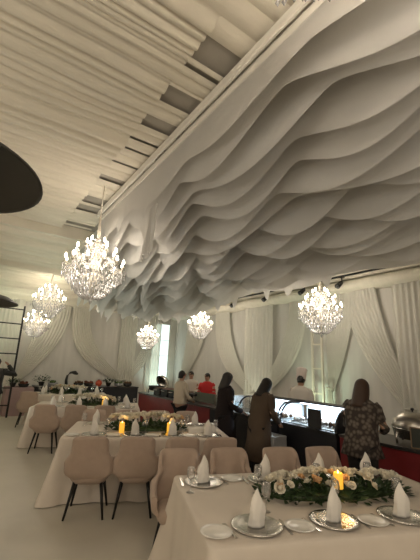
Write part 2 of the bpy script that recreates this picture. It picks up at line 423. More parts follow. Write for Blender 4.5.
for i in range(NS):
    fx = i/(NS-1); x0 = 1.79+3.15*fx**1.05
    y0 = -2.2; y1 = 6.7 if i == 0 else (9.0+0.9*min(1, fx*3) + R.uniform(-0.25, 0.3) - 1.1*max(0, fx-0.5)*2*0.9)
    zb = interp(fx, [(0, 3.92), (0.15, 3.72), (0.35, 3.50), (0.6, 3.36), (0.85, 3.30), (1, 3.30)])
    ph = [R.uniform(0, 6.28) for _ in range(4)]; wl = R.uniform(0.8, 1.25)
    spikes = [(R.uniform(4.5, y1-0.3), R.uniform(0.06, 0.12), R.uniform(0.10, 0.25)) for _ in range(1 if i else 0)]
    if i == 0: spikes = [(4.42, 0.10, 0.25), (5.2, 0.08, 0.2)]
    if i == NS-1: spikes = [(6.15, 0.07, 0.35), (5.15, 0.09, 0.28), (4.6, 0.06, 0.22), (3.75, 0.08, 0.22)]
    n = int((y1-y0)/0.07); top = 4.58-O.z+R.uniform(-0.02, 0.0); rows = [[] for _ in range(8)]
    for k in range(n+1):
        y = y0+(y1-y0)*k/n
        # long scalloped waves: rounded bellies and sharper notches
        lam = y/2.2 if y < 2.5 else 2.5/2.2+(y-2.5)*(1/2.2+0.03*(y-2.5)) if y < 6.5 else 2.5/2.2+4.0*(1/2.2+0.12)+(y-6.5)/1.5
        lam *= wl; c = abs(sin(pi*lam+ph[0]*0.5+0.3*sin(y*0.7+ph[1])))
        c2 = abs(sin(pi*y/0.78+ph[2]))
        far = min(1.0, max(0.0, (y-3.5)/3.5))
        b = zb+0.16*(1-far)*(1-fx)-0.13*far*(1-fx)-(0.14 if i >= NS-2 else 0.33-0.08*far if i else 0.18)*(c**1.3-0.5)-(0.0+0.09*far)*(c2**0.8-0.5)-0.16*far*fx*0-0.34*max(0, (y-6.0)/4)
        if y > 6.5: b -= 0.02*R.random()
        for sy, sw, sd in spikes:
            q = abs(y-sy)/sw
            if q < 1: b -= sd*(1-q)**0.8
        for r in range(8):
            v = r/7
            bow = 0.10*sin(pi*lam+ph[0]*0.5+0.9*v)*(v**1.3)+(0.01+0.04*far)*sin(y*3.7+ph[3])*v**2
            belly = 0.16*v*v*c            # the rounded bellies swing outward a little
            zz = top+(b-O.z-top)*v
            rows[r].append((x0-O.x+bow*0.55-belly*(0.10+0.35*far), y-O.y, zz))
    mb = MB(); mb.loft(rows, close=False)
    mb.build('fabric_sheet', M_canopy, can)

for ty, tw, zt, zb_, xx in ((3.88, 0.15, 3.72, 3.03, -0.08),):
    mb = MB(); rows = []
    for j in range(10):
        v = j/9; rows.append([(xx-0.05*v+0.012*sin(q*0.9+j*0.15)*(0.3+v)+0.006*sin(q*2.1), ty-O.y+tw*(q/24*2-1)*(0.75+0.25*v), zt+(zb_-zt)*v*(1-0.06*sin(q*0.5))-O.z) for q in range(25)])
    mb.loft(rows, close=False); mb.build('hanging_tail', M_canopy, can)

# ------------------------------------------------------------------ chandeliers
def chandelier_proto():
    t = thing('chandelier', '-', 'chandelier', (0,0,0), group='crystal chandeliers')
    rr = random.Random(3)
    MB().lathe([(0.012, -0.44), (0.05, -0.40), (0.03, -0.34), (0.09, -0.26), (0.05, -0.16), (0.025, -0.05), (0.06, 0.04), (0.028, 0.12), (0.07, 0.22), (0.02, 0.3), (0.045, 0.42), (0.015, 0.5)], seg=14).build('column', M_gilt, t)
    tiers = [(12, 0.47, 0.02, 0.0), (8, 0.33, 0.22, 0.2), (5, 0.17, 0.37, 0.1)]
    armM, bulbs = [], []
    cr = MB()
    for n, rad, z, off in tiers:
        for k in range(n):
            a = 2*pi*k/n+off; pts = []
            for q in range(8):
                u = q/7; r = 0.03+(rad-0.03)*u
                pts.append((r*cos(a), r*sin(a), z-0.09-0.10*sin(pi*min(1, u*1.25))+0.09*u**2))
            m = MB(); m.tube(pts, 0.010, 5); ex, ey, ez = pts[-1]
            m.lathe([(0.006, 0), (0.034, 0.012), (0.036, 0.02), (0.012, 0.024), (0.012, 0.075), (0.003, 0.077)], (ex, ey, ez), 9)
            arm = m.build('arm', M_gilt, t)
            b = MB(); b.lathe([(0.004, 0.07), (0.015, 0.082), (0.021, 0.105), (0.015, 0.13), (0.002, 0.158)], (ex, ey, ez), 8); b.build('bulb', M_bulb, arm)
            # drops hanging from every bobeche
            for j in range(3):
                aa = rr.uniform(0, 6.28); x, y = ex+0.035*cos(aa), ey+0.035*sin(aa)
                for s in range(rr.randint(2, 4)): cr.octa((x, y, ez-0.02-0.042*s), 0.011, 0.018)
                cr.octa((x, y, ez-0.19), 0.016, 0.036)
    # strands: crown to ring, ring to foot
    def strand(p, q, n, sag, r=0.014):
        for s in range(n+1):
            u = s/n; x = [p[i]+(q[i]-p[i])*u for i in range(3)]; cr.octa((x[0], x[1], x[2]-sag*sin(pi*u)), r, r*1.3)
    for k in range(24):
        a = 2*pi*k/24; a2 = 2*pi*(k+1)/24
        strand((0.04*cos(a), 0.04*sin(a), 0.5), (0.30*cos(a), 0.30*sin(a), 0.16), 10, 0.10)
        strand((0.30*cos(a), 0.30*sin(a), 0.14), (0.46*cos(a), 0.46*sin(a), -0.06), 6, 0.05)
        strand((0.40*cos(a), 0.40*sin(a), -0.12), (0.40*cos(a2), 0.40*sin(a2), -0.12), 4, 0.06)
        strand((0.38*cos(a), 0.38*sin(a), -0.14), (0.06*cos(a), 0.06*sin(a), -0.50), 12, 0.13, 0.017)
        cr.octa((0.38*cos(a), 0.38*sin(a), -0.25), 0.024, 0.06); cr.octa((0.42*cos(a+.13), 0.42*sin(a+.13), -0.21), 0.022, 0.055); cr.octa((0.31*cos(a+.1), 0.31*sin(a+.1), -0.34), 0.022, 0.06); cr.octa((0.25*cos(a), 0.25*sin(a), -0.40), 0.024, 0.06)
        cr.octa((0.46*cos(a+.1), 0.46*sin(a+.1), -0.14), 0.018, 0.045)
    for k in range(8):
        a = 2*pi*k/8; cr.octa((0.12*cos(a), 0.12*sin(a), -0.50), 0.018, 0.045)
    cr.octa((0, 0, -0.56), 0.03, 0.06)
    cr.build('crystal_drops', M_crys, t, kind='stuff')
    m = MB(); m.tube([(0,0,0.48), (0.006,0.004,0.6), (0,0,0.75), (0,0,1.0)], [0.02, 0.032, 0.026, 0.011], 9); m.build('hanging_sleeve', M_gilt, t)
    m = MB(); m.tube([(0,0,0), (0,0,1)], 0.009, 7); rod = m.build('rod', M_gilt, t, loc=(0,0,1.0))
    return t
ch0 = chandelier_proto()
CH = [  # x, y, z centre, scale, ceiling z, label, light colour, power
 (1.52, 5.65, 3.22, 0.98, ZC, 'largest lit crystal chandelier hanging beside the near end of the white canopy edge', 1.0),
 (1.78, 10.95, 3.38, 0.92, ZC-0.45, 'lit crystal chandelier between the largest one and the black ladder rack', 0.5),
 (1.78, 12.75, 2.86, 0.84, ZW+0.15, 'small far crystal chandelier hanging lowest beside the black ladder rack', 0.4),
 (5.05, 11.1, 2.60, 0.74, ZC-0.3, 'small warm crystal chandelier in front of the curtain left of the bright window', 0.7),
 (5.95, 9.27, 2.98, 0.80, ZC-0.35, 'crystal chandelier hanging above the three men at the red counter', 0.8),
 (6.06, 4.75, 2.98, 0.92, ZC-0.35, 'crystal chandelier hanging in front of right wall above the chef', 1.0),
 (0.95, 0.66, 3.95, 0.98, ZC, 'crystal chandelier overhead with only its lowest drops showing at the canopy edge', 0.6),
]
for i, (x, y, z, s, zc, lab, pw) in enumerate(CH):
    o = ch0 if i == 0 else dup(ch0, (0,0,0))
    o.location = (x, y, z); o.scale = (s, s, s); o['label'] = lab; o.rotation_euler = (0, 0, i*0.37)
    for c in o.children:
        if c.name.startswith('rod'): c.scale = (1, 1, max(0.05, (zc+0.05-z)/s-1.0))
    for dz, share in ((0.22, 0.6), (-0.1, 0.4)):
        ld = bpy.data.lights.new('chandelier_glow', 'POINT'); ld.energy = 62*pw*share; ld.color = (1.0, 0.89, 0.76); ld.shadow_soft_size = 0.3
        lo = bpy.data.objects.new('chandelier_glow', ld); COL.objects.link(lo); lo.location = (x, y, z+dz*s)
# chandeliers in the hall behind the viewer; last is added canopy fill light
for x, y, z, e in ((-1.6, -1.2, 2.9, 60), (-2.6, 3.5, 2.9, 60), (-2.6, 8.5, 2.9, 40), (1.2, -2.6, 2.7, 80), (-0.5, -1.6, 2.3, 40)):
    ld = bpy.data.lights.new('hall_lamp_and_fill', 'POINT'); ld.energy = e; ld.color = (1.0, 0.89, 0.76); ld.shadow_soft_size = 0.35
    lo = bpy.data.objects.new('hall_lamp_and_fill', ld); COL.objects.link(lo); lo.location = (x, y, z)
def spot(loc, to, e, col, size=0.15, ang=90, blend=0.8):
    ld = bpy.data.lights.new('uplight_and_fill', 'SPOT'); ld.energy = e; ld.color = col; ld.spot_size = radians(ang); ld.spot_blend = blend; ld.shadow_soft_size = size
    lo = bpy.data.objects.new('uplight_and_fill', ld); COL.objects.link(lo); lo.location = loc
    lo.rotation_euler = (Vector(to)-Vector(loc)).to_track_quat('-Z', 'Y').to_euler()
spot((6.9, 5.9, 0.3), (7.5, 5.8, 2.6), 70, (0.75, 1.0, 0.72))
spot((6.6, 12.9, 0.3), (6.8, 13.8, 2.4), 60, (0.72, 1.0, 0.90))
spot((-0.2, 12.6, 0.3), (0.3, 12.0, 4.2), 170, (0.72, 1.0, 0.72), ang=110)
spot((3.3, 12.4, 0.95), (3.4, 9.0, 3.3), 70, (0.80, 1.0, 0.84), ang=100)
spot((-1.2, 8.6, 0.4), (2.6, 8.6, 3.3), 190, (0.88, 1.0, 0.88), ang=75)  # unseen spot added at the left to brighten the far canopy sheets
spot((6.6, 8.5, 0.3), (7.5, 8.3, 2.6), 45, (0.95, 1.0, 0.8))

# ------------------------------------------------------------------ track spotlights on the right wall
def spotlight(loc, label, s=1.0, first=[None]):
    if first[0] is None:
        t = thing('track_spotlight', label, 'spotlight', loc, group='black spotlights on the right wall rail')
        m = MB(); m.tube([(0,0,0.02), (-0.16,0,-0.10)], [0.05, 0.065], 12); m.build('lamp_body', M_blackm, t)
        m = MB(); m.tube([(0.03,0,0.0), (0.03,0,0.16)], 0.015, 6); m.box((0.03,0,0.16), (0.10,0.08,0.03)); m.build('bracket', M_blackm, t)
        m = MB(); m.lathe([(0.001,0), (0.05,0.0)], seg=12); l = m.build('lens', M_grey, t, loc=(-0.163,0,-0.104)); l.rotation_euler = (0, radians(-127), 0)
        first[0] = t; return t
    o = dup(first[0], loc, 0, label); o.scale = (s, s, s); return o
for y, lab in ((5.0, 'black spotlight on the rail left of the nearest right wall chandelier'), (6.15, 'second black spotlight on the right wall rail, left of the chandelier one'),
               (7.55, 'third black spotlight along the rail, above the wide curtain sweep'), (9.1, 'farthest black spotlight on the rail near the chandelier over the men')):
    spotlight((XR-0.42, y, ZW-0.10), lab)
MB().tube([(XR-0.39, 3.0, ZW+0.08), (XR-0.39, 10.5, ZW+0.08)], 0.025, 8).build('lighting_rail', M_blackm, label='thin black lighting rail along the top of right wall', cat='rail')

# ------------------------------------------------------------------ tables
def frame(P, rot): 
    c, s = cos(radians(rot)), sin(radians(rot))
    return lambda a, b: (P[0]+a*c-b*s, P[1]+a*s+b*c)
TZ = 0.76
def cloth_mesh(L, D, seed):
    rr = random.Random(seed); mb = MB(); r = 0.05
    per = []   # rounded rectangle with outward normals
    def arc(cx, cy, a0): 
        for k in range(7):
            a = a0+pi/2*k/6; per.append((cx+r*cos(a), cy+r*sin(a), cos(a), sin(a), 1.0-abs(k-3)/6))
    def line(x0, y0, x1, y1, nx, ny):
        n = max(2, int(sqrt((x1-x0)**2+(y1-y0)**2)/0.035))
        for k in range(1, n):
            t = k/n; d = min(t, 1-t)*sqrt((x1-x0)**2+(y1-y0)**2); per.append((x0+(x1-x0)*t, y0+(y1-y0)*t, nx, ny, max(0, 1-d/0.32)**2*0.5))
    arc(L-r, D-r, 0); line(L-r, D, r, D, 0, 1); arc(r, D-r, pi/2); line(0, D-r, 0, r, -1, 0); arc(r, r, pi); line(r, 0, L-r, 0, 0, -1); arc(L-r, r, 3*pi/2); line(L, r, L, D-r, 1, 0)
    ph = [rr.uniform(0, 6) for _ in range(3)]
    rings = []
    for sc in (0.0, 0.35, 0.7, 0.95):
        rings.append([(L/2+(x-L/2)*sc, D/2+(y-D/2)*sc, TZ+0.002) for x, y, *_ in per])
    rings.append([(x, y, TZ) for x, y, *_ in per])
    for v in (0.012, 0.05, 0.15, 0.3, 0.5, 0.7, 0.86, 0.985):
        ring = []; s = 0
        for q, (x, y, nx, ny, cw) in enumerate(per):
            if q: s += sqrt((x-per[q-1][0])**2+(y-per[q-1][1])**2)
            w = sin(s*2*pi/0.43+ph[0]+sin(s*1.9+ph[1]))*0.5+0.5
            off = 0.006+v*(0.025+0.045*w)+cw*(0.19 if seed < 22 else 0.08)*v**1.25
            ring.append((x+nx*off, y+ny*off, TZ*(1-v)-0.002))
        rings.append(ring)
    mb.loft(rings, True, False, False); return mb
TAB = [  # P, rot, L, D, name
 ((1.32, 1.83), -20, 2.28, 1.34, 'nearest'), ((1.22, 5.14), -23.5, 2.3, 1.35, 'second'),
 ((1.30, 8.40), -21, 2.25, 1.25, 'third'), ((1.72, 11.25), -12, 2.1, 1.1, 'farthest')]
TF = []
tl = ['long nearest banquet table under floor-length blush cloth, filling the bottom right', 'second banquet table from the camera, blush cloth, four chairs with backs to us',
      'third banquet table back, pale cloth, partly behind the second table', 'farthest banquet table with pale cloth near the back buffet']
for i, (P, rot, L, D, nm) in enumerate(TAB):
    t = thing('banquet_table', tl[i], 'table', (P[0], P[1], 0), radians(rot), 'cloth covered banquet tables')
    cloth_mesh(L, D, 20+i).build('tablecloth', M_cloth, t)
    TF.append(frame(P, rot))

# ------------------------------------------------------------------ chairs
def chair_proto():
    t = thing('dining_chair', '-', 'chair', (0,0,0), group='blush upholstered dining chairs')
    # upholstered shell: U in plan, tall at the back, flowing into low arms
    nt, nz = 64, 16
    def sst(u): u = min(1, max(0, u)); return u*u*(3-2*u)
    def plan(a, z):   # a -1..1 along the U from right arm front round the back to left arm front
        w = 0.205+0.075*sst((z-0.36)/0.14)-0.062*sst((z-0.60)/0.09)-0.012*max(0, (z-0.66)/0.24)
        d = 0.23; s = abs(a); sg = 1 if a > 0 else -1; rc_ = 0.06
        lean = -0.10*max(0, (z-0.45))/0.45
        if s < 0.40: x = sg*(s/0.40)*(w-rc_); y = -d
        elif s < 0.54:
            th = (s-0.40)/0.14*pi/2; x = sg*(w-rc_+rc_*sin(th)); y = -d+rc_*(1-cos(th))
        else: x = sg*w; y = -d+rc_+(s-0.54)/0.46*0.30
        tuck = 1-0.40*max(0, (0.47-z)/0.11)**1.6
        return x*tuck, (y*tuck if y < 0 else y)+lean, z
    def toph(a):
        s = abs(a)
        if s < 0.42: return 0.895-0.006*(s/0.42)**2
        if s < 0.50: return 0.889-0.030*((s-0.42)/0.08)**2
        if s < 0.64: return 0.859-0.212*sst((s-0.50)/0.14)
        return 0.647-0.07*((s-0.64)/0.36)**1.5
    outer, inner = [], []
    for j in range(nz+1):
        o, n = [], []
        for i in range(nt+1):
            a = -1+2*i/nt; h = toph(a); z = 0.365+(h-0.365)*j/nz
            x, y, zz = plan(a, z); o.append((x, y, zz))
            k = 0.86 if j < nz else 0.93
            cx, cy = 0, 0.02-0.10*max(0, z-0.45)/0.45
            dx, dy = cx-x, (cy-y) if abs(a) < 0.54 else 0
            l = sqrt(dx*dx+dy*dy)+1e-6; th = 0.05 if j < nz else 0.025
            n.append((x+dx/l*th, y+dy/l*th, zz+(0.008 if j == nz else 0)))
        outer.append(o); inner.append(n)
    mb = MB(); rings = outer+list(reversed(inner))
    mb.loft(rings, close=False)
    # arm fronts
    for e in (0, nt):
        col = [outer[j][e] for j in range(nz+1)]+[inner[j][e] for j in range(nz, -1, -1)]
        mb.add(col, [tuple(range(len(col)))], False)
    mb.build('backrest', M_chair, t)
    mb = MB(); rings = []
    for z, g in ((0.345, 0.55), (0.352, 0.8), (0.40, 0.95), (0.455, 0.93), (0.48, 0.82), (0.485, 0.5)):
        rings.append([(0.235*g*(abs(cos(b))**0.6)*(1 if cos(b) >= 0 else -1), 0.01+0.225*g*(abs(sin(b))**0.6)*(1 if sin(b) >= 0 else -1), z) for b in [2*pi*q/28 for q in range(28)]])
    mb.loft(rings, True, True, True); mb.build('seat', M_chair, t)
    for sx in (-1, 1):
        for sy in (-1, 1):
            m = MB(); m.tube([(sx*0.15, sy*0.13, 0.37), (sx*0.215, sy*0.215, 0.0)], [0.021, 0.012], 8); m.build('leg', M_black, t)
    return t
ch_first = chair_proto(); used = [False]
def put_chair(fr, s, t, rot, label):
    x, y = fr(s, t)
    if not used[0]: used[0] = True; o = ch_first; o.location = (x, y, 0); o.rotation_euler = (0, 0, rot); o['label'] = label
    else: o = dup(ch_first, (x, y, 0), rot, label)
ORD = ['leftmost', 'second', 'third', 'fourth']
def seat_phrase(k): return ('leftmost' if k == 0 else ORD[k]+' from left')
for k, s in enumerate((0.46, 1.00, 1.53, 2.02)):
    put_chair(TF[1], s, -0.33, radians(-23.5+R.uniform(-4, 4)), 'blush chair, back to us, %s on the near side of second table' % seat_phrase(k))
for k, s in enumerate((0.10, 0.66, 1.24, 1.78)):
    put_chair(TF[0], s, 1.34+0.12, radians(160+R.uniform(-4, 4)), 'blush chair facing us, %s behind the nearest table' % seat_phrase(k))
for k, s in enumerate((0.22, 0.80, 1.36, 1.9)):
    put_chair(TF[1], s, 1.35+0.16, radians(156.5+R.uniform(-4, 4)), 'blush chair facing us, %s behind the second table' % seat_phrase(k))
for k, s in enumerate((0.44, 1.0, 1.55)):
    put_chair(TF[2], s, -0.33, radians(-21+R.uniform(-4, 4)), 'blush chair, back to us, %s on near side of third table' % seat_phrase(k))
put_chair(TF[3], 0.02, -0.33, radians(-14), 'pale lit chair at the left end of farthest table beside the mauve buffet')

# ------------------------------------------------------------------ tableware prototypes (shared meshes)
me_charger = MB().lathe([(0.001, 0.004), (0.105, 0.004), (0.118, 0.009), (0.160, 0.017), (0.166, 0.014), (0.150, 0.0), (0.001, 0.0)], seg=40, cap=False).mesh('charger_plate', M_silver)
me_plate = MB().lathe([(0.001, 0.007), (0.062, 0.006), (0.070, 0.010), (0.098, 0.018), (0.101, 0.015), (0.062, 0.0), (0.001, 0.0)], seg=36, cap=False).mesh('side_plate', M_porc)
def napkin_mesh():
    mb = MB(); rings = []
    for j in range(15):
        v = j/14; z = 0.19*v
        r = 0.050-0.008*v-0.032*max(0, (v-0.45)/0.55)**2.2
        ring = []
        for q in range(28):
            a = 2*pi*q/28; f = 1+0.08*sin(3*a+5*v)+0.06*sin(7*a-3*v)+0.03*sin(v*30)*(1 if v < 0.6 else 0)
            ring.append((r*f*cos(a)*1.16+0.014*v*v, r*f*sin(a)*0.66, z-0.03*v*v*cos(a)))
        rings.append(ring)
    mb.loft(rings, True, True, True); return mb.mesh('napkin', M_linen)
me_nap = napkin_mesh()
me_fork = bpy.data.meshes.new('x'); bpy.data.meshes.remove(me_fork)
def flat(path, th, mb):   # path of (y, halfwidth)
    top = [(-w, y, th) for y, w in path]+[(w, y, th) for y, w in reversed(path)]
    n = len(top); mb.add(top+[(x, y, 0.001) for x, y, z in top], [tuple(reversed(range(n)))]+[(i, (i+1) % n, n+(i+1) % n, n+i) for i in range(n)], False)
mb = MB(); flat([(-0.10, 0.006), (-0.09, 0.010), (-0.03, 0.004), (0.03, 0.004), (0.045, 0.011), (0.06, 0.012)], 0.005, mb)
for x in (-0.0095, -0.0032, 0.0032, 0.0095): mb.box((x, 0.08, 0.0035), (0.0032, 0.045, 0.003))
me_fork = mb.mesh('fork', M_steel)
mb = MB(); flat([(-0.11, 0.007), (-0.10, 0.010), (-0.01, 0.006), (0.0, 0.009), (0.08, 0.010), (0.105, 0.006), (0.115, 0.001)], 0.005, mb); me_knife = mb.mesh('knife', M_steel)
def glass_proto():
    t = thing('wine_glass', '-', 'wine glass', (0,0,0), group='stemmed wine glasses on the tables')
    MB().lathe([(0.004, 0.088), (0.016, 0.092), (0.030, 0.108), (0.035, 0.135), (0.033, 0.165), (0.029, 0.185), (0.0275, 0.185), (0.031, 0.165), (0.033, 0.135), (0.028, 0.110), (0.014, 0.096), (0.002, 0.094)], seg=20, cap=False).build('bowl', M_glass, t)
    MB().lathe([(0.033, 0.0), (0.031, 0.003), (0.008, 0.008), (0.004, 0.02), (0.0035, 0.07), (0.005, 0.09)], seg=16).build('stem', M_glass, t)
    return t
g0 = glass_proto(); gused = [False]
def put_glass(x, y, label):
    if not gused[0]: gused[0] = True; g0.location = (x, y, TZ+0.003); g0['label'] = label
    else: dup(g0, (x, y, TZ+0.003), 0, label)
Z0 = TZ+0.003
def setting(ti, s, t, side, k, full=True, glass=True, charger=True, plate=True):
    """side +1: diner on the near edge looking away from us, -1: on the far edge"""
    P, rot, L, D, nm = TAB[ti]; fr = TF[ti]; rz = radians(rot)+(0 if side > 0 else pi); w = side
    ph = '%s on %s side of the %s table' % (seat_phrase(k), 'near' if side > 0 else 'far', nm)
    x, y = fr(s, t)
    if charger: obj('charger_plate', me_charger, None, (x, y, Z0), rz, 'hammered silver charger plate, '+ph, 'charger plate', 'silver charger plates')
    obj('napkin', me_nap, None, (x, y, Z0+(0.005 if charger else 0)), rz+R.uniform(-.35, .35), 'tall folded white napkin, '+ph, 'napkin', 'standing folded napkins')
    if plate:
        px, py = fr(s-w*0.285, t-w*0.055); obj('side_plate', me_plate, None, (px, py, Z0), rz, 'white side plate, '+ph, 'side plate', 'white side plates')
    if glass:
        gx, gy = fr(s+w*0.16, t+w*0.22); put_glass(gx, gy, 'stemmed wine glass, '+ph)
    if full:
        fx, fy = fr(s-w*0.19, t-w*0.03); obj('fork', me_fork, None, (fx, fy, Z0), rz+0.1, 'steel fork left of plate, '+ph, 'fork', 'steel forks')
        fx, fy = fr(s+w*0.185, t-w*0.03); obj('knife', me_knife, None, (fx, fy, Z0), rz-0.08, 'steel knife right of plate, '+ph, 'knife', 'steel knives')
for k, s in enumerate((0.36, 0.92, 1.47, 2.0)): setting(0, s, 0.215, 1, k)
for k, s in enumerate((0.22, 0.80, 1.35, 1.87)): setting(0, s, 1.10, -1, k)
for k, s in enumerate((0.40, 0.95, 1.48, 2.0)): setting(1, s, 0.20, 1, k)
for k, s in enumerate((0.32, 0.86, 1.42, 1.95)): setting(1, s, 1.13, -1, k, full=False)
for k, s in enumerate((0.42, 0.95, 1.5, 1.98)): setting(2, s, 0.2, 1, k, full=False)
for k, s in enumerate((0.45, 0.95, 1.4, 1.95)): setting(2, s, 1.03, -1, k, full=False, plate=False)
for k, s in enumerate((0.3, 0.8, 1.3, 1.8)): setting(3, s, 0.2, 1, k, full=False, plate=False)
for k, s in enumerate((0.35, 0.9, 1.4, 1.85)): setting(3, s, 0.9, -1, k, full=False, plate=False)

# ------------------------------------------------------------------ flowers and candles
def rose_mesh(m):
    mb = MB(); rr = random.Random(2)
    for lay, (n, r, h, open_) in enumerate(((3, 0.012, 0.040, 0.1), (5, 0.022, 0.036, 0.35), (6, 0.031, 0.028, 0.75))):
        for k in range(n):
            a0 = 2*pi*k/n+lay*0.5; wd = 2*pi/n*0.75; rows = []
            for j in range(4):
                v = j/3; row = []
                for i in range(5):
                    u = -1+2*i/4; a = a0+u*wd*(0.5+0.5*sin(pi*min(1, v*0.75+0.15)))
                    rad = r*(0.35+0.65*sin(pi/2*v))+open_*0.012*v*v; z = -0.012+h*v-0.010*v*u*u-open_*0.010*v**3
                    row.append((rad*cos(a), rad*sin(a), z))
                rows.append(row)
            mb.loft(rows, close=False)
    mb.ball((0, 0, 0.008), 0.015, 8, 5)
    return mb.mesh('rose', m)
me_r = rose_mesh(M_rose); me_rp = rose_mesh(M_rosep)
def centrepiece(ti, s0, s1, tc, wid, n, label, seed, hgt=0.13):
    rr = random.Random(seed); P, rot, L, D, nm = TAB[ti]; x, y = TF[ti]((s0+s1)/2, tc)
    o = thing('flower_centrepiece', label, 'flower arrangement', (x, y, Z0), radians(rot), 'rose garlands on the banquet tables')
    Lh = (s1-s0)/2; mb = MB()
    for k in range(int(560*(s1-s0)/1.2)):
        a = rr.uniform(-1, 1); b = rr.uniform(-1, 1); ed = sqrt(max(0.05, 1-a*a*0.85))
        c = Vector((a*Lh*1.04, b*wid*1.12*ed, max(0.012, hgt*0.60*sqrt(max(0, 1-b*b))*ed*rr.uniform(0.35, 1.0))))
        d = Vector((a*0.6+rr.uniform(-.7, .7), b*1.0+rr.uniform(-.6, .6), rr.uniform(-0.15, 0.7))).normalized(); l = rr.uniform(0.05, 0.10)
        sd = d.cross(Vector((rr.uniform(-.4, .4), rr.uniform(-.4, .4), 1))).normalized()*l*0.26; nrm = sd.cross(d).normalized()*l*0.08
        tip = c+d*l; tip.z = max(0.01, tip.z)
        mid = c+d*l*0.5
        pts = [c, mid+sd+nrm, tip, mid-sd+nrm, mid]
        for p in pts: p.z = max(0.008, p.z)
        mb.add(pts, [(0, 4, 1), (4, 2, 1), (0, 3, 4), (4, 3, 2)], False)
    # mossy base the stems stand in
    mb.lathe([(0.01, 0.0), (0.9, 0.0), (0.8, 0.035), (0.4, 0.06), (0.01, 0.065)], seg=20, sx=Lh, sy=wid*0.8)
    mb.build('foliage', M_leaf, o, kind='stuff')
    for k in range(n):
        for tr in range(20):
            a = -0.95+1.9*(k+rr.uniform(0.1, 0.9))/n; b = rr.uniform(-0.95, 0.95); ed = sqrt(max(0.08, 1-a*a*0.85))
            break
        z = 0.015+hgt*(0.45+0.55*sqrt(max(0, 1-b*b)))*(0.55+0.45*ed)
        q = obj('rose', me_rp if rr.random() < 0.07 else me_r, o, (a*Lh, b*wid*ed, z+(0.02 if ti else 0.0))); sc = rr.uniform(0.75, 1.2)*(1.0, 1.2, 1.5, 1.6)[ti]; q.scale = (sc, sc, sc)
        q.rotation_euler = (-b*0.9+rr.uniform(-.2, .2), a*0.3+rr.uniform(-.3, .3), rr.uniform(0, 6))
    return o
centrepiece(0, 0.62, 1.88, 0.70, 0.21, 74, 'long white rose and greenery garland on the nearest table', 31, 0.15)
centrepiece(1, 0.55, 1.68, 0.62, 0.20, 58, 'long white rose and greenery garland on the second table', 32, 0.20)
centrepiece(2, 0.75, 1.72, 0.6, 0.20, 36, 'white rose and greenery garland on the third table', 33, 0.19)
centrepiece(3, 0.45, 1.55, 0.6, 0.20, 32, 'white rose and greenery garland on the farthest table', 34, 0.19)
def candle(ti, s, t, label, z=0.0, hh=0.13):
    x, y = TF[ti](s, t); o = thing('pillar_candle', label, 'candle', (x, y, Z0+z), 0, 'glowing amber pillar candles')
    MB().lathe([(0.001, 0), (0.037, 0.0), (0.038, hh*0.5), (0.037, hh-0.01), (0.032, hh), (0.018, hh-0.012), (0.001, hh-0.015)], seg=18).build('wax_body', M_wax, o)
    MB().lathe([(0.001, hh-0.016), (0.005, hh-0.006), (0.006, hh+0.002), (0.001, hh+0.018)], seg=8).build('flame', M_flame, o)
    ld = bpy.data.lights.new('candle_glow', 'POINT'); ld.energy = 0.45; ld.color = (1, 0.6, 0.2); ld.shadow_soft_size = 0.03
    lo = bpy.data.objects.new('candle_glow', ld); COL.objects.link(lo); lo.location = (x, y, Z0+z+hh+0.05)
candle(0, 1.20, 0.57, 'glowing amber candle in front of flowers on the nearest table', 0.085, 0.115)
candle(1, 0.76, 0.38, 'glowing amber candle at left of the garland on second table', 0.0, 0.14)
candle(1, 1.45, 0.38, 'glowing amber candle at right of the garland on second table', 0.0, 0.14)
candle(2, 1.46, 0.36, 'glowing amber candle before the garland on third table', 0.0, 0.14)
# white box on the second table
x, y = TF[1](1.90, 0.46); t = thing('tissue_box', 'low white box with folded top on right end of second table', 'box', (x, y, Z0), radians(-23.5))
MB().box((0, 0, 0.03), (0.32, 0.16, 0.06), bev=0.006).build('body', M_linen, t)
mb = MB(); mb.lathe([(0.001, 0.06), (0.13, 0.06), (0.12, 0.075), (0.001, 0.08)], seg=20, sx=1.0, sy=0.5); mb.build('folded_cloth', M_linen, t)

# ------------------------------------------------------------------ side counters
def counter(name, label, y0, y1, m, x0=4.6, x1=5.35, h=0.89):
    t = thing(name, label, 'counter', (x0, y0, 0), 0)
    MB().box(((x1-x0)/2, (y1-y0)/2, (h-0.04)/2), (x1-x0-0.02, y1-y0-0.01, h-0.04)).build('front_panel', m, t)
    MB().box(((x1-x0)/2, (y1-y0)/2, h-0.02), (x1-x0+0.03, y1-y0-0.002, 0.04), bev=0.006).build('worktop', M_dark, t)
    MB().box(((x1-x0)/2+0.03, (y1-y0)/2, 0.04), (x1-x0-0.02, y1-y0-0.02, 0.08)).build('plinth', M_blackm, t)
    return t
counter('buffet_counter', 'dark red buffet counter under the big silver chafing dish at right', 0.6, 3.36, M_red)
counter('buffet_counter', 'black counter section between the dark coat woman and red counter', 5.72, 6.62, M_navy)
counter('buffet_counter', 'long dark red buffet counter running back beside the men', 6.63, 10.45, M_red)

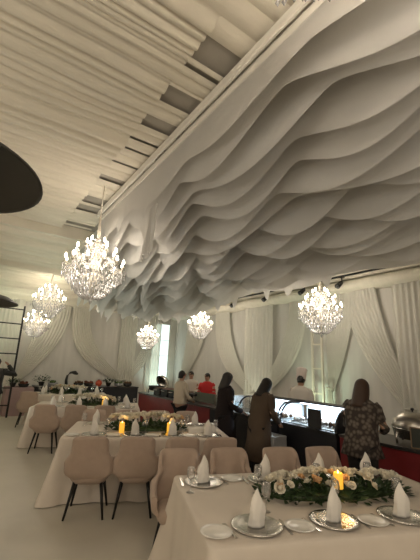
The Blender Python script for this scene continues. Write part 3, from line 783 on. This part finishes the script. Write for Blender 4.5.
def fridge(label, y0, y1, endcap):
    t = thing('display_fridge', label, 'display fridge', (4.6, y0, 0), 0, 'curved glass display fridges')
    W = y1-y0
    MB().box((0.38, W/2, 0.44), (0.76, W-0.01, 0.88)).build('base', M_navy, t)
    MB().box((0.70, W/2, 1.02), (0.05, W-0.08, 0.30)).build('back_panel', M_pannel, t)
    MB().box((0.40, W/2, 0.885), (0.60, W-0.08, 0.02)).build('deck', M_pannel, t)
    arc = [(0.04+0.30*(1-sin(a)), 0.885+0.30*cos(a)) for a in [pi/2*(1-q/8) for q in range(9)]]
    pr = [(0.03, 0.885)]+[(0.03+0.28*(1-cos(pi/2*q/8)), 0.90+0.29*sin(pi/2*q/8)) for q in range(9)]
    mb = MB(); mb.loft([[(x, 0.03, z) for x, z in pr], [(x, W-0.03, z) for x, z in pr]], close=False); mb.build('curved_glass', M_pane, t)
    MB().box((0.62, W/2, 1.20), (0.24, W-0.02, 0.03), bev=0.005).build('top_lid', M_blackm if not endcap else M_navy, t)
    MB().box((0.50, W/2, 1.178), (0.05, W-0.12, 0.02)).build('lamp_strip', M_led, t)
    for yy in (0.02, W-0.02):
        if not (endcap and yy < 0.1):
            mb = MB(); mb.tube([(x-0.005, yy, z) for x, z in pr]+[(0.70, yy, 1.195)], 0.016, 6); mb.build('arch_frame', M_navy, t); continue
        poly = [(0.0, 0.86)]+[(x-0.02, z+0.015) for x, z in pr]+[(0.74, 1.21), (0.74, 0.86)]
        n = len(poly); mb = MB(); mb.add([(x, yy-0.018, z) for x, z in poly]+[(x, yy+0.018, z) for x, z in poly], [tuple(range(n)), tuple(reversed(range(n, 2*n)))]+[(i, i+n, (i+1) % n+n, (i+1) % n) for i in range(n)], False)
        mb.build('end_panel', M_navy, t)
    MB().box((-0.012, W/2, 0.86), (0.03, W, 0.05)).build('bumper_rail', M_blackm, t)
    mb = MB(); rr = random.Random(int(y0*10))
    for k in range(int(W/0.17)):
        mb.box((0.36, 0.12+k*0.17, 0.905), (0.34, 0.14, 0.03))
    mb.build('tray', M_steel, t)
    ld = bpy.data.lights.new('fridge_light', 'AREA'); ld.shape = 'RECTANGLE'; ld.size = 0.10; ld.size_y = W-0.2; ld.energy = 11; ld.color = (0.72, 0.87, 1.0)
    lo = bpy.data.objects.new('fridge_light', ld); COL.objects.link(lo); lo.location = (4.6+0.50, y0+W/2, 1.16)
    for k in range(int(W/0.17)):
        mb = MB(); yk = 0.12+k*0.17
        for q in range(7): mb.ball((rr.uniform(-0.12, 0.12), rr.uniform(-.045, .045), 0.0), rr.uniform(0.025, 0.04), 7, 5)
        mb.build('dessert_portion', rr.choice((M_food, M_foodr, M_porc, M_food)), None, (4.96, y0+yk, 0.945), 0, label='dessert tray %s in the %s' % (['at near end', 'second from near end', 'third from near end', 'fourth from near end', 'fifth from near end', 'sixth from near end', 'seventh from near end'][k], 'nearer glass fridge' if endcap else 'farther glass fridge'), cat='food', group='desserts inside the glass fridges')
fridge('nearer curved glass display fridge, lit blue-white, right of the brown coat woman', 3.40, 4.55, True)
fridge('farther curved glass display fridge, between the two women in coats', 4.58, 5.70, False)
t = thing('menu_sign', 'small black sign standing against the nearer glass fridge', 'sign', (4.52, 3.72, 0.90), 0)
MB().box((0, 0, 0.15), (0.02, 0.24, 0.26), bev=0.004).build('board', M_blackm, t); MB().box((-0.02, 0, 0.01), (0.12, 0.20, 0.02)).build('foot', M_blackm, t)
# grey service stand in front of the counter
t = thing('service_stand', 'small grey box stand on legs before the black fridge base', 'stand', (4.32, 4.42, 0), 0)
MB().box((0, 0, 0.62), (0.30, 0.36, 0.20), bev=0.01).build('box', M_grey, t)
for sx in (-0.12, 0.12):
    for sy in (-0.15, 0.15): MB().tube([(sx, sy, 0.53), (sx*1.1, sy*1.1, 0)], 0.012, 6).build('leg', M_steel, t)
# glass food case on the black counter
t = thing('glass_food_case', 'square glass case of green salad on the counter by the dark coat woman', 'food case', (4.98, 6.2, 0.89), 0)
mb = MB()
for sx in (-0.22, 0.22):
    for sy in (-0.22, 0.22): mb.box((sx, sy, 0.14), (0.015, 0.015, 0.28))
mb.box((0, 0, 0.28), (0.46, 0.46, 0.015)); mb.build('frame', M_steel, t)
mb = MB(); mb.box((0, -0.22, 0.14), (0.43, 0.004, 0.26)); mb.box((-0.22, 0, 0.14), (0.004, 0.43, 0.26)); mb.build('glass_panel', M_pane, t)
mb = MB()
for q in range(26): mb.ball((R.uniform(-.16, .16), R.uniform(-.16, .16), 0.05+R.uniform(0, .06)), R.uniform(.03, .05), 7, 5)
mb.build('salad', M_foodg, t, kind='stuff')

def chafer(label, loc, rz=0, s=1.0, open_=False, first={}):
    t = thing('chafing_dish', label, 'chafing dish', loc, rz, 'chafing dishes on the buffet'); t.scale = (s, s, s)
    MB().lathe([(0.19, 0.08), (0.24, 0.10), (0.26, 0.20), (0.275, 0.215), (0.26, 0.22), (0.02, 0.22)], seg=28).build('water_pan', M_silver if not open_ else M_blackm, t)
    lid = MB().lathe([(0.265, 0.0), (0.262, 0.03), (0.235, 0.10), (0.17, 0.155), (0.09, 0.182), (0.02, 0.19)], seg=28, cap=False).build('lid', mat('brushed_steel_lid', (0.42, 0.39, 0.35), 0.32, metal=1.0) if not open_ else M_steel, t, loc=(0, 0, 0.225))
    if open_: lid.location = (0.2, 0, 0.30); lid.rotation_euler = (0, radians(60), 0)
    MB().lathe([(0.008, 0.188), (0.008, 0.205), (0.022, 0.215), (0.02, 0.235), (0.002, 0.242)], seg=12).build('knob', M_blackm, lid)
    for k in range(4):
        a = pi/4+k*pi/2; MB().tube([(0.23*cos(a), 0.23*sin(a), 0.19), (0.26*cos(a), 0.26*sin(a), 0.1), (0.25*cos(a), 0.25*sin(a), 0.0)], 0.014, 7).build('leg', M_steel, t)
    mb = MB(); mb.lathe([(0.002, 0.0), (0.05, 0.0), (0.05, 0.05), (0.002, 0.052)], seg=14); mb.build('burner', M_steel, t)
    return t
chafer('large round silver chafing dish with domed lid beside the floral jacket woman', (4.99, 2.50, 0.87), 0.3, 0.98)
MB().lathe([(0.001, 0), (0.075, 0.0), (0.078, 0.02), (0.078, 0.36), (0.07, 0.375), (0.001, 0.38)], seg=20).build('steel_canister', M_silver, None, (4.74, 2.93, 0.89), 0, label='tall steel canister on the red counter left of chafing dish', cat='canister')
t = thing('sign_frame', 'small framed dark menu card leaning at the chafing dish', 'sign', (4.68, 2.28, 0.89), radians(8))
mb = MB(); mb.box((0, 0, 0.12), (0.012, 0.19, 0.22)); mb.build('card', mat('card_dark', (0.035, 0.04, 0.032), 0.5), t)
mb = MB()
for sy in (-0.1, 0.1): mb.box((-0.005, sy, 0.12), (0.02, 0.012, 0.24))
for z in (0.006, 0.236): mb.box((-0.005, 0, z), (0.02, 0.2, 0.012))
mb.build('frame', mat('frame_wood', (0.22, 0.15, 0.09), 0.5), t)
t = thing('serving_plate', 'flat pale serving plate on the red counter by floral jacket woman', 'plate', (4.72, 3.12, 0.89))
MB().lathe([(0.001, 0.0), (0.09, 0.0), (0.15, 0.02), (0.148, 0.024), (0.09, 0.008), (0.001, 0.008)], seg=26, cap=False).build('dish', M_porc, t)
chafer('open-lidded dark chafing dish at the far corner of red counter', (5.0, 10.05, 0.89), 0.2, 0.95, True)
labs = ['rectangular dark food pan on red counter, farthest of four', 'rectangular dark food pan on red counter, second farthest', 'rectangular dark food pan on red counter below the bright window', 'rectangular dark food pan on red counter beside the beige jacket man']
for k, y in enumerate((9.45, 9.0, 8.55, 8.1)):
    t = thing('food_pan', labs[k], 'food pan', (4.95, y, 0.89), 0, 'dark food pans in a row')
    MB().box((0, 0, 0.09), (0.5, 0.36, 0.18), bev=0.015).build('pan', M_blackm, t)
    MB().box((0, 0, 0.185), (0.44, 0.30, 0.02)).build('food', (M_food, M_foodr, M_foodg, M_food)[k], t)
    MB().tube([(-0.26, -0.1, 0.14), (-0.31, -0.1, 0.14), (-0.31, 0.1, 0.14), (-0.26, 0.1, 0.14)], 0.008, 6).build('handle', M_steel, t)
# low screen of glass on counter in front of the man in red
t = thing('glass_guard', 'low grey-green glass guard on the counter in front of red uniform man', 'glass guard', (4.85, 7.2, 0.89))
MB().box((0, 0, 0.13), (0.012, 0.95, 0.22)).build('pane', mat('guard_glass', (0.10, 0.115, 0.095), 0.15), t)
for sy in (-0.45, 0.45): MB().box((0, sy, 0.12), (0.03, 0.03, 0.24)).build('post', M_steel, t)
t = thing('black_tray', 'black tray held between white shirt man and red uniform man', 'tray', (4.95, 7.75, 0.89))
mb = MB(); mb.box((0, 0, 0.16), (0.34, 0.42, 0.05), bev=0.01); mb.build('tray', M_blackm, t); MB().lathe([(0.1, 0), (0.12, 0.05), (0.08, 0.14)], seg=14).build('stand', M_blackm, t)

# ------------------------------------------------------------------ back buffet
t = thing('buffet_table', 'back buffet table with mauve cloth front at its left end', 'buffet table', (1.25, 12.8, 0))
MB().box((0.4, 0.4, 0.42), (0.80, 0.8, 0.84), bev=0.01).build('cloth_front', M_mauve, t)
t = thing('buffet_table', 'long dark back buffet table below the middle curtain sweep', 'buffet table', (2.1, 12.8, 0))
MB().box((1.75, 0.4, 0.42), (3.5, 0.78, 0.84), bev=0.01).build('front_panel', M_navy, t); MB().box((1.75, 0.4, 0.86), (3.54, 0.82, 0.035), bev=0.006).build('worktop', M_dark, t)
def item_pot(label, x, y, seed, w=0.2, h=0.3, zb=0.88):
    rr = random.Random(seed); t = thing('potted_plant', label, 'plant', (x, y, zb))
    MB().lathe([(0.06, 0), (0.10, 0.12), (0.11, 0.13), (0.02, 0.125)], seg=14).build('pot', M_blackm, t)
    mb = MB()
    for k in range(120):
        a = rr.uniform(0, 6.28); r = w*sqrt(rr.random()); z = 0.12+h*rr.random()*(1-0.5*r/w); l = 0.09
        c = Vector((r*cos(a), r*sin(a), z)); d = Vector((cos(a), sin(a), rr.uniform(-.2, .9))).normalized(); s = d.cross(Vector((0, 0, 1))).normalized()*0.025
        mb.add([c, c+d*l*.5+s, c+d*l, c+d*l*.5-s], [(0, 1, 2, 3)], False)
    mb.build('foliage', M_leaf, t, kind='stuff')
item_pot('low bushy plant on the mauve end of back buffet', 1.45, 13.1, 1, 0.22, 0.14, 0.84)
item_pot('taller dark bushy plant on the back buffet right of mauve end', 2.28, 13.1, 2, 0.26, 0.28)
item_pot('bushy dark plant on the back buffet near middle tie', 4.55, 13.1, 3, 0.25, 0.16)
# carving lamp
t = thing('carving_lamp', 'black curved-neck lamp standing on the back buffet', 'lamp', (3.05, 13.0, 0.88))
MB().lathe([(0.001, 0), (0.13, 0), (0.12, 0.03), (0.03, 0.05), (0.001, 0.05)], seg=18).build('base', M_blackm, t)
MB().tube([(0, 0, 0.04), (-0.02, 0, 0.2), (0.0, 0, 0.34), (0.08, 0, 0.44), (0.17, 0, 0.46)], [0.05, 0.045, 0.038, 0.036, 0.045], 8).build('neck', M_blackm, t)
MB().tube([(0.14, 0, 0.46), (0.24, 0, 0.45), (0.34, 0, 0.40)], [0.04, 0.07, 0.03], 10).build('lamp_head', M_blackm, t)
t = thing('red_lantern', 'small round glowing red lantern on the back buffet', 'lantern', (4.15, 12.98, 0.88))
MB().lathe([(0.05, 0), (0.10, 0.05), (0.12, 0.11), (0.09, 0.18), (0.04, 0.21)], seg=16).build('body', mat('lantern_red', (0.30, 0.05, 0.02), 0.4, emit=(1, 0.15, 0.06), estr=0.06), t)
MB().lathe([(0.045, 0.21), (0.05, 0.225), (0.002, 0.235)], seg=12).build('cap', M_blackm, t)
FP = [(1.75, 'food_bowl', 'dark food bowl on back buffet between its two left plants'), (2.62, 'food_bowl', 'dark food bowl right of the tall plant on back buffet'), (3.45, 'food_bowl', 'food bowl just right of the carving lamp'),
      (3.8, 'food_bowl', 'food bowl left of the red lantern'), (4.9, 'food_bowl', 'food bowl right of the bush near middle tie'), (5.25, 'food_bowl', 'food bowl at the right end of back buffet')]
for k, (x, n, lab) in enumerate(FP):
    t = thing(n, lab, 'food bowl', (x, 13.0, 0.84 if x < 2.05 else 0.88), 0, 'food bowls along the back buffet')
    MB().lathe([(0.08, 0), (0.13, 0.02), (0.17, 0.11), (0.16, 0.11), (0.02, 0.06)], seg=18, cap=True).build('bowl', [M_blackm, M_grey, M_blackm][k % 3], t)
    mb = MB()
    for q in range(14): mb.ball((R.uniform(-.1, .1), R.uniform(-.1, .1), 0.11+R.uniform(0, .05)), R.uniform(.03, .045), 7, 5)
    mb.build('food', [M_food, M_foodr, M_foodg][(k+1) % 3], t, kind='stuff')

# ------------------------------------------------------------------ black ladder rack and patio heaters
t = thing('ladder_rack', 'tall black metal ladder rack at left edge before back curtain', 'rack', (1.36, 12.55, 0), radians(4))
MB().box((0, 0, 1.68), (0.05, 0.05, 3.36)).build('upright', M_black, t); MB().box((-0.95, 0, 1.68), (0.05, 0.05, 3.36)).build('upright', M_black, t)
for z in (0.35, 0.85, 1.4, 1.86, 2.32, 2.78, 3.24):
    MB().box((-0.475, 0, z), (0.92, 0.035, 0.035)).build('rung', M_black, t)
def heater(label, x, y, zd, r, first=[None]):
    t = thing('patio_heater', label, 'patio heater', (x, y, 0), 0, 'black patio heaters')
    MB().lathe([(0.02, 0.10), (r*0.3, 0.095), (r*0.75, 0.055), (r, 0.0), (r*1.01, -0.012), (r*0.97, -0.006), (r*0.6, 0.03), (0.02, 0.05)], (0, 0, zd), 48).build('reflector_hood', M_hood, t)
    MB().lathe([(0.12, -0.32), (0.13, -0.30), (0.13, -0.03), (0.10, 0.03)], (0, 0, zd), 20).build('burner', M_hood, t)
    MB().tube([(0, 0, 0.7), (0, 0, zd-0.31)], 0.03, 10).build('pole', M_hood, t)
    MB().lathe([(0.26, 0), (0.26, 0.05), (0.20, 0.1), (0.20, 0.7), (0.04, 0.78)], seg=20).build('base', M_hood, t)
heater('black round patio heater hood overhanging the left edge, close to camera', -0.22, 1.38, 2.35, 0.36)
heater('smaller black patio heater hood at left edge before the ladder rack', 0.02, 4.25, 2.30, 0.37)

# ------------------------------------------------------------------ people
def person(label, loc, face, h, top, top_m, hair_m, hair='short', lean=0.0, arms='counter', trousers=M_trou, hem=None, hat=None, head_turn=0.0, facefeat=False, apron=None, sleeve_m=None, head_pitch=0.0):
    """faces local +Y; h standing height; lean tips the upper body forward"""
    k = h/1.70
    t = thing('person', label, 'person', loc, face)
    def V(x, y, z): return Vector((x*k, y*k, z*k))
    piv = Vector((0, 0, 0.95*k)); rl = Matrix.Rotation(-lean, 3, 'X')
    def U(x, y, z): return piv+rl @ (V(x, y, z)-piv)
    neckp = U(0, -0.01, 1.44); hp = Matrix.Rotation(-head_pitch, 3, 'X'); hz = Matrix.Rotation(head_turn, 3, 'Z')
    def Hd(x, y, z): return neckp+hz @ hp @ rl @ (V(x, y, z)-V(0, -0.01, 1.44))
    vs, es, rs = [], [], []
    def add(p, r, par=None):
        vs.append(tuple(p)); rs.append(r if isinstance(r, tuple) else (r, r)); 
        if par is not None: es.append((par, len(vs)-1))
        return len(vs)-1
    pel = add(V(0, 0, 0.95), (0.150*k, 0.115*k))
    sp = add(U(0, 0, 1.12), (0.130*k, 0.10*k), pel); chs = add(U(0, 0, 1.30), (0.155*k, 0.11*k), sp); nb = add(U(0, -0.01, 1.42), (0.075*k, 0.07*k), chs)
    nk = add(Hd(0, 0.0, 1.48), 0.052*k, nb); hd0 = add(Hd(0, 0.015, 1.545), (0.064*k, 0.075*k), nk); hd1 = add(Hd(0, 0.012, 1.615), (0.074*k, 0.092*k), hd0); hd2 = add(Hd(0, 0.0, 1.672), (0.055*k, 0.07*k), hd1)
    add(Hd(0, 0.105, 1.575), 0.014*k, hd0)                       # nose
    for sx in (-1, 1): add(Hd(sx*0.082, 0.0, 1.575), 0.016*k, hd0)  # ears
    elb, han = {}, {}
    for sx in (-1, 1):
        sh = add(U(sx*0.17, 0, 1.37), 0.058*k, chs)
        if arms == 'counter': e = U(sx*0.25, 0.03, 1.10); w = U(sx*0.17, 0.27, 1.02)
        elif arms == 'down': e = U(sx*0.25, -0.02, 1.10); w = U(sx*0.25, 0.06, 0.86)
        elif arms == 'reach': e = U(sx*0.24, 0.10, 1.13); w = U(sx*0.13, 0.33, 1.10)
        elif arms == 'raised': e = U(sx*0.42, 0.12, 1.30); w = U(sx*0.22, 0.22, 1.52)
        e0 = add(e, 0.046*k, sh); w0 = add(w, 0.030*k, e0); elb[sx] = (U(sx*0.17, 0, 1.37), e, w)
        d = (w-e).normalized(); side = d.cross(Vector((0, 0, 1))).normalized()
        pm = add(w+d*0.05*k, (0.036*k, 0.020*k), w0)
        for q, (off, ln) in enumerate(((-0.027, 0.065), (-0.009, 0.08), (0.009, 0.075), (0.027, 0.058))):
            f0 = add(w+d*0.095*k+side*off*k, 0.009*k, pm); add(w+d*(0.095*k+ln*k)+side*off*1.15*k+Vector((0, 0, -0.025*k)), 0.007*k, f0)
        f0 = add(w+d*0.06*k-side*sx*0.04*k, 0.010*k, pm); add(w+d*0.10*k-side*sx*0.062*k, 0.008*k, f0)   # thumb
        hip = add(V(sx*0.09, 0, 0.88), 0.095*k, pel); kn = add(V(sx*0.10, 0.02, 0.49), 0.058*k, hip); an = add(V(sx*0.10, -0.015, 0.085), 0.036*k, kn)
        add(V(sx*0.11, 0.10, 0.035), 0.034*k, an)
    skin('body', vs, es, rs, M_skin, t)
    # trousers and shoes
    if trousers:
        v2, e2, r2_ = [tuple(V(0, 0, 0.97))], [], [(0.172*k, 0.14*k)]
        for sx in (-1, 1):
            b = len(v2); v2 += [tuple(V(sx*0.092, 0, 0.86)), tuple(V(sx*0.10, 0.02, 0.49)), tuple(V(sx*0.10, -0.01, 0.07))]; r2_ += [(0.112*k, 0.112*k), (0.075*k,)*2, (0.062*k,)*2]
            e2 += [(0, b), (b, b+1), (b+1, b+2)]
        skin('trousers', v2, e2, r2_, trousers, t)
    for sx in (-1, 1):
        m = MB(); m.ball(V(sx*0.107, 0.055, 0.045), 0.05*k, 12, 8, 0.95, 2.6, 0.9); m.build('shoe', M_blackm, t)
    # upper garment: lofted body plus sleeves
    hm = hem if hem is not None else 0.80
    prof = [(hm, 0.235+0.02*(0.95-hm)/0.3, 0.19+0.03*(0.95-hm)/0.3)] if hm < 0.9 else [(hm, 0.205, 0.16)]
    if hm < 0.75: prof += [((hm+0.95)/2, 0.22, 0.175)]
    prof += [(0.95, 0.205, 0.16), (1.08, 0.188, 0.145), (1.20, 0.198, 0.148), (1.32, 0.208, 0.145), (1.385, 0.195, 0.13), (1.43, 0.13, 0.10), (1.46, 0.078, 0.078)]
    mb = MB(); rings = []
    for z, a, b in prof:
        ring = []
        for q in range(32):
            th = 2*pi*q/32; f = 1+(0.035*sin(7*th)+0.02*sin(11*th+1) if z < 0.9 else 0.0)
            p = (a*f*(abs(cos(th))**0.85)*(1 if cos(th) >= 0 else -1), b*f*(abs(sin(th))**0.85)*(1 if sin(th) >= 0 else -1), z)
            ring.append(U(*p) if z >= 0.95 else V(p[0], p[1]+(0.0), p[2]))
        rings.append(ring)
    mb.loft(rings, True, True, True); g = mb.build(top, top_m, t)
    for sx in (-1, 1):
        s0, e, w = elb[sx]
        m = MB(); pts = [s0+Vector((-sx*0.03*k, 0, 0.015*k)), s0.lerp(e, 0.12), s0.lerp(e, 0.6), e, e.lerp(w, 0.5), w]
        m.tube(pts, [0.070*k, 0.076*k, 0.062*k, 0.058*k, 0.052*k, 0.046*k], 14); m.build('sleeve', sleeve_m or top_m, g)
    # hair
    def cap(z0, z1, r, back, name='hair', m=hair_m):
        mb = MB(); rings = []
        n = 14
        for j in range(n+1):
            v = j/n
            ring = []
            for q in range(24):
                th = 2*pi*q/24; fx, fy = cos(th), sin(th)
                if v < 0.45:
                    a = v/0.45*pi/2; rad = sin(a); z = 1.608+0.098*cos(a)
                    p = (0.086*rad*fx, -0.008+0.108*rad*fy, z)
                else:
                    u = (v-0.45)/0.55; z = 1.608+(z0-1.608)*u
                    frontcut = fy > 0.15
                    rx, ry = 0.088+r*u, 0.104+back*u
                    y = -0.008+ry*fy
                    if frontcut: y = min(y, 0.105*(1-u)*0.75+(-0.01)*u)
                    p = (rx*fx*(1-0.25*u*u), y-0.03*u, z)
                ring.append(Hd(*p))
            rings.append(ring)
        mb.loft(rings, True, True, True); return mb.build(name, m, t)
    if hair == 'short': cap(1.515, 0, -0.012, -0.015)
    elif hair == 'long': cap(1.33, 0, 0.035, 0.02)
    elif hair == 'veil': cap(1.37, 0, 0.06, 0.02, 'headscarf')
    if hat:
        mb = MB(); rings = []
        for z, r in ((1.60, 0.098), (1.67, 0.098), (1.675, 0.102), (1.80, 0.112), (1.83, 0.118), (1.845, 0.10), (1.85, 0.04)):
            rings.append([Hd(r*(1+0.04*sin(9*th)*(1 if z > 1.7 else 0))*cos(th), r*(1+0.04*sin(9*th)*(1 if z > 1.7 else 0))*sin(th)-0.005, z) for th in [2*pi*q/36 for q in range(36)]])
        mb.loft(rings, True, True, True); mb.build('chef_hat', M_capw, t)
    if facefeat:
        for sx in (-1, 1):
            mb = MB(); mb.ball(Hd(sx*0.031, 0.098, 1.605), 0.011*k, 8, 6); mb.build('eye', M_blackm, t)
        mb = MB(); mb.tube([Hd(-0.025, 0.094, 1.535), Hd(0, 0.1, 1.532), Hd(0.025, 0.094, 1.535)], 0.006*k, 6); mb.build('mouth', mat('lips', (0.30, 0.10, 0.08), 0.5), t)
    return t
PX = -pi/2   # facing +X
person('woman in floral patterned jacket with long brown hair, leaning over the red counter', (4.16, 2.72, 0), PX+0.15, 1.68, 'jacket', M_floral, M_hairb, 'long', 0.12, 'reach', hem=0.80, head_pitch=0.15)
person('woman in long brown coat with dark hair, leaning over the glass fridge', (4.12, 4.50, 0), PX+0.05, 1.62, 'coat', M_coatb, M_hair, 'long', 0.22, 'counter', hem=0.38, head_pitch=0.25)
person('woman in long dark coat with dark headscarf, standing at the counter', (4.12, 5.45, 0), PX-0.25, 1.65, 'coat', M_coatd, M_hair, 'veil', 0.06, 'counter', hem=0.42, head_pitch=0.1)
bm_ = person('man in beige jacket and dark trousers, back to us at the red counter', (4.28, 7.45, 0), PX+0.25, 1.62, 'jacket', M_beige, M_hair, 'short', 0.03, 'counter', hem=0.93); bm_.scale = (0.86, 0.9, 1.0); bm_.location = (4.28, 7.36, 0)
person('man in white shirt standing behind the beige jacket man', (5.62, 9.1, 0), radians(150), 1.58, 'shirt', M_white, M_hair, 'short', 0.05, 'reach', facefeat=True, hem=0.85)
person('man in red uniform shirt standing behind the counter', (5.66, 8.30, 0), radians(135), 1.56, 'shirt', M_redu, M_hair, 'short', 0.05, 'reach', facefeat=True, hem=0.85)
person('chef in white jacket and tall white hat behind the glass fridges', (5.75, 5.08, 0), radians(-60), 1.67, 'jacket', M_white, M_hair, 'short', 0.12, 'counter', hat=True, hem=0.78, head_pitch=0.3)
person('staff member in white behind the counter at the right edge', (5.75, 2.60, 0), radians(80), 1.44, 'jacket', M_white, M_hair, 'short', 0.15, 'counter', hem=0.8)
person('waiter in black with raised arms at the left edge by the ladder rack', (0.74, 10.6, 0), radians(-20), 1.72, 'vest', M_blackm, M_hair, 'short', 0.0, 'raised', hem=0.85, sleeve_m=M_blackm)

# ------------------------------------------------------------------ render look
wd = bpy.data.worlds.new('world'); SC.world = wd; wd.use_nodes = True
wd.node_tree.nodes['Background'].inputs['Color'].default_value = (0.02, 0.018, 0.015, 1); wd.node_tree.nodes['Background'].inputs['Strength'].default_value = 1.0
vs_ = SC.view_settings; vs_.view_transform = 'Standard'; vs_.look = 'None'; vs_.gamma = 1; vs_.use_curve_mapping = False; vs_.exposure = 0.08
SC.cycles.use_denoising = True
SC.cycles.max_bounces = 8; SC.cycles.transparent_max_bounces = 24; SC.cycles.sample_clamp_indirect = 4
SC.cycles.caustics_reflective = False; SC.cycles.caustics_refractive = False
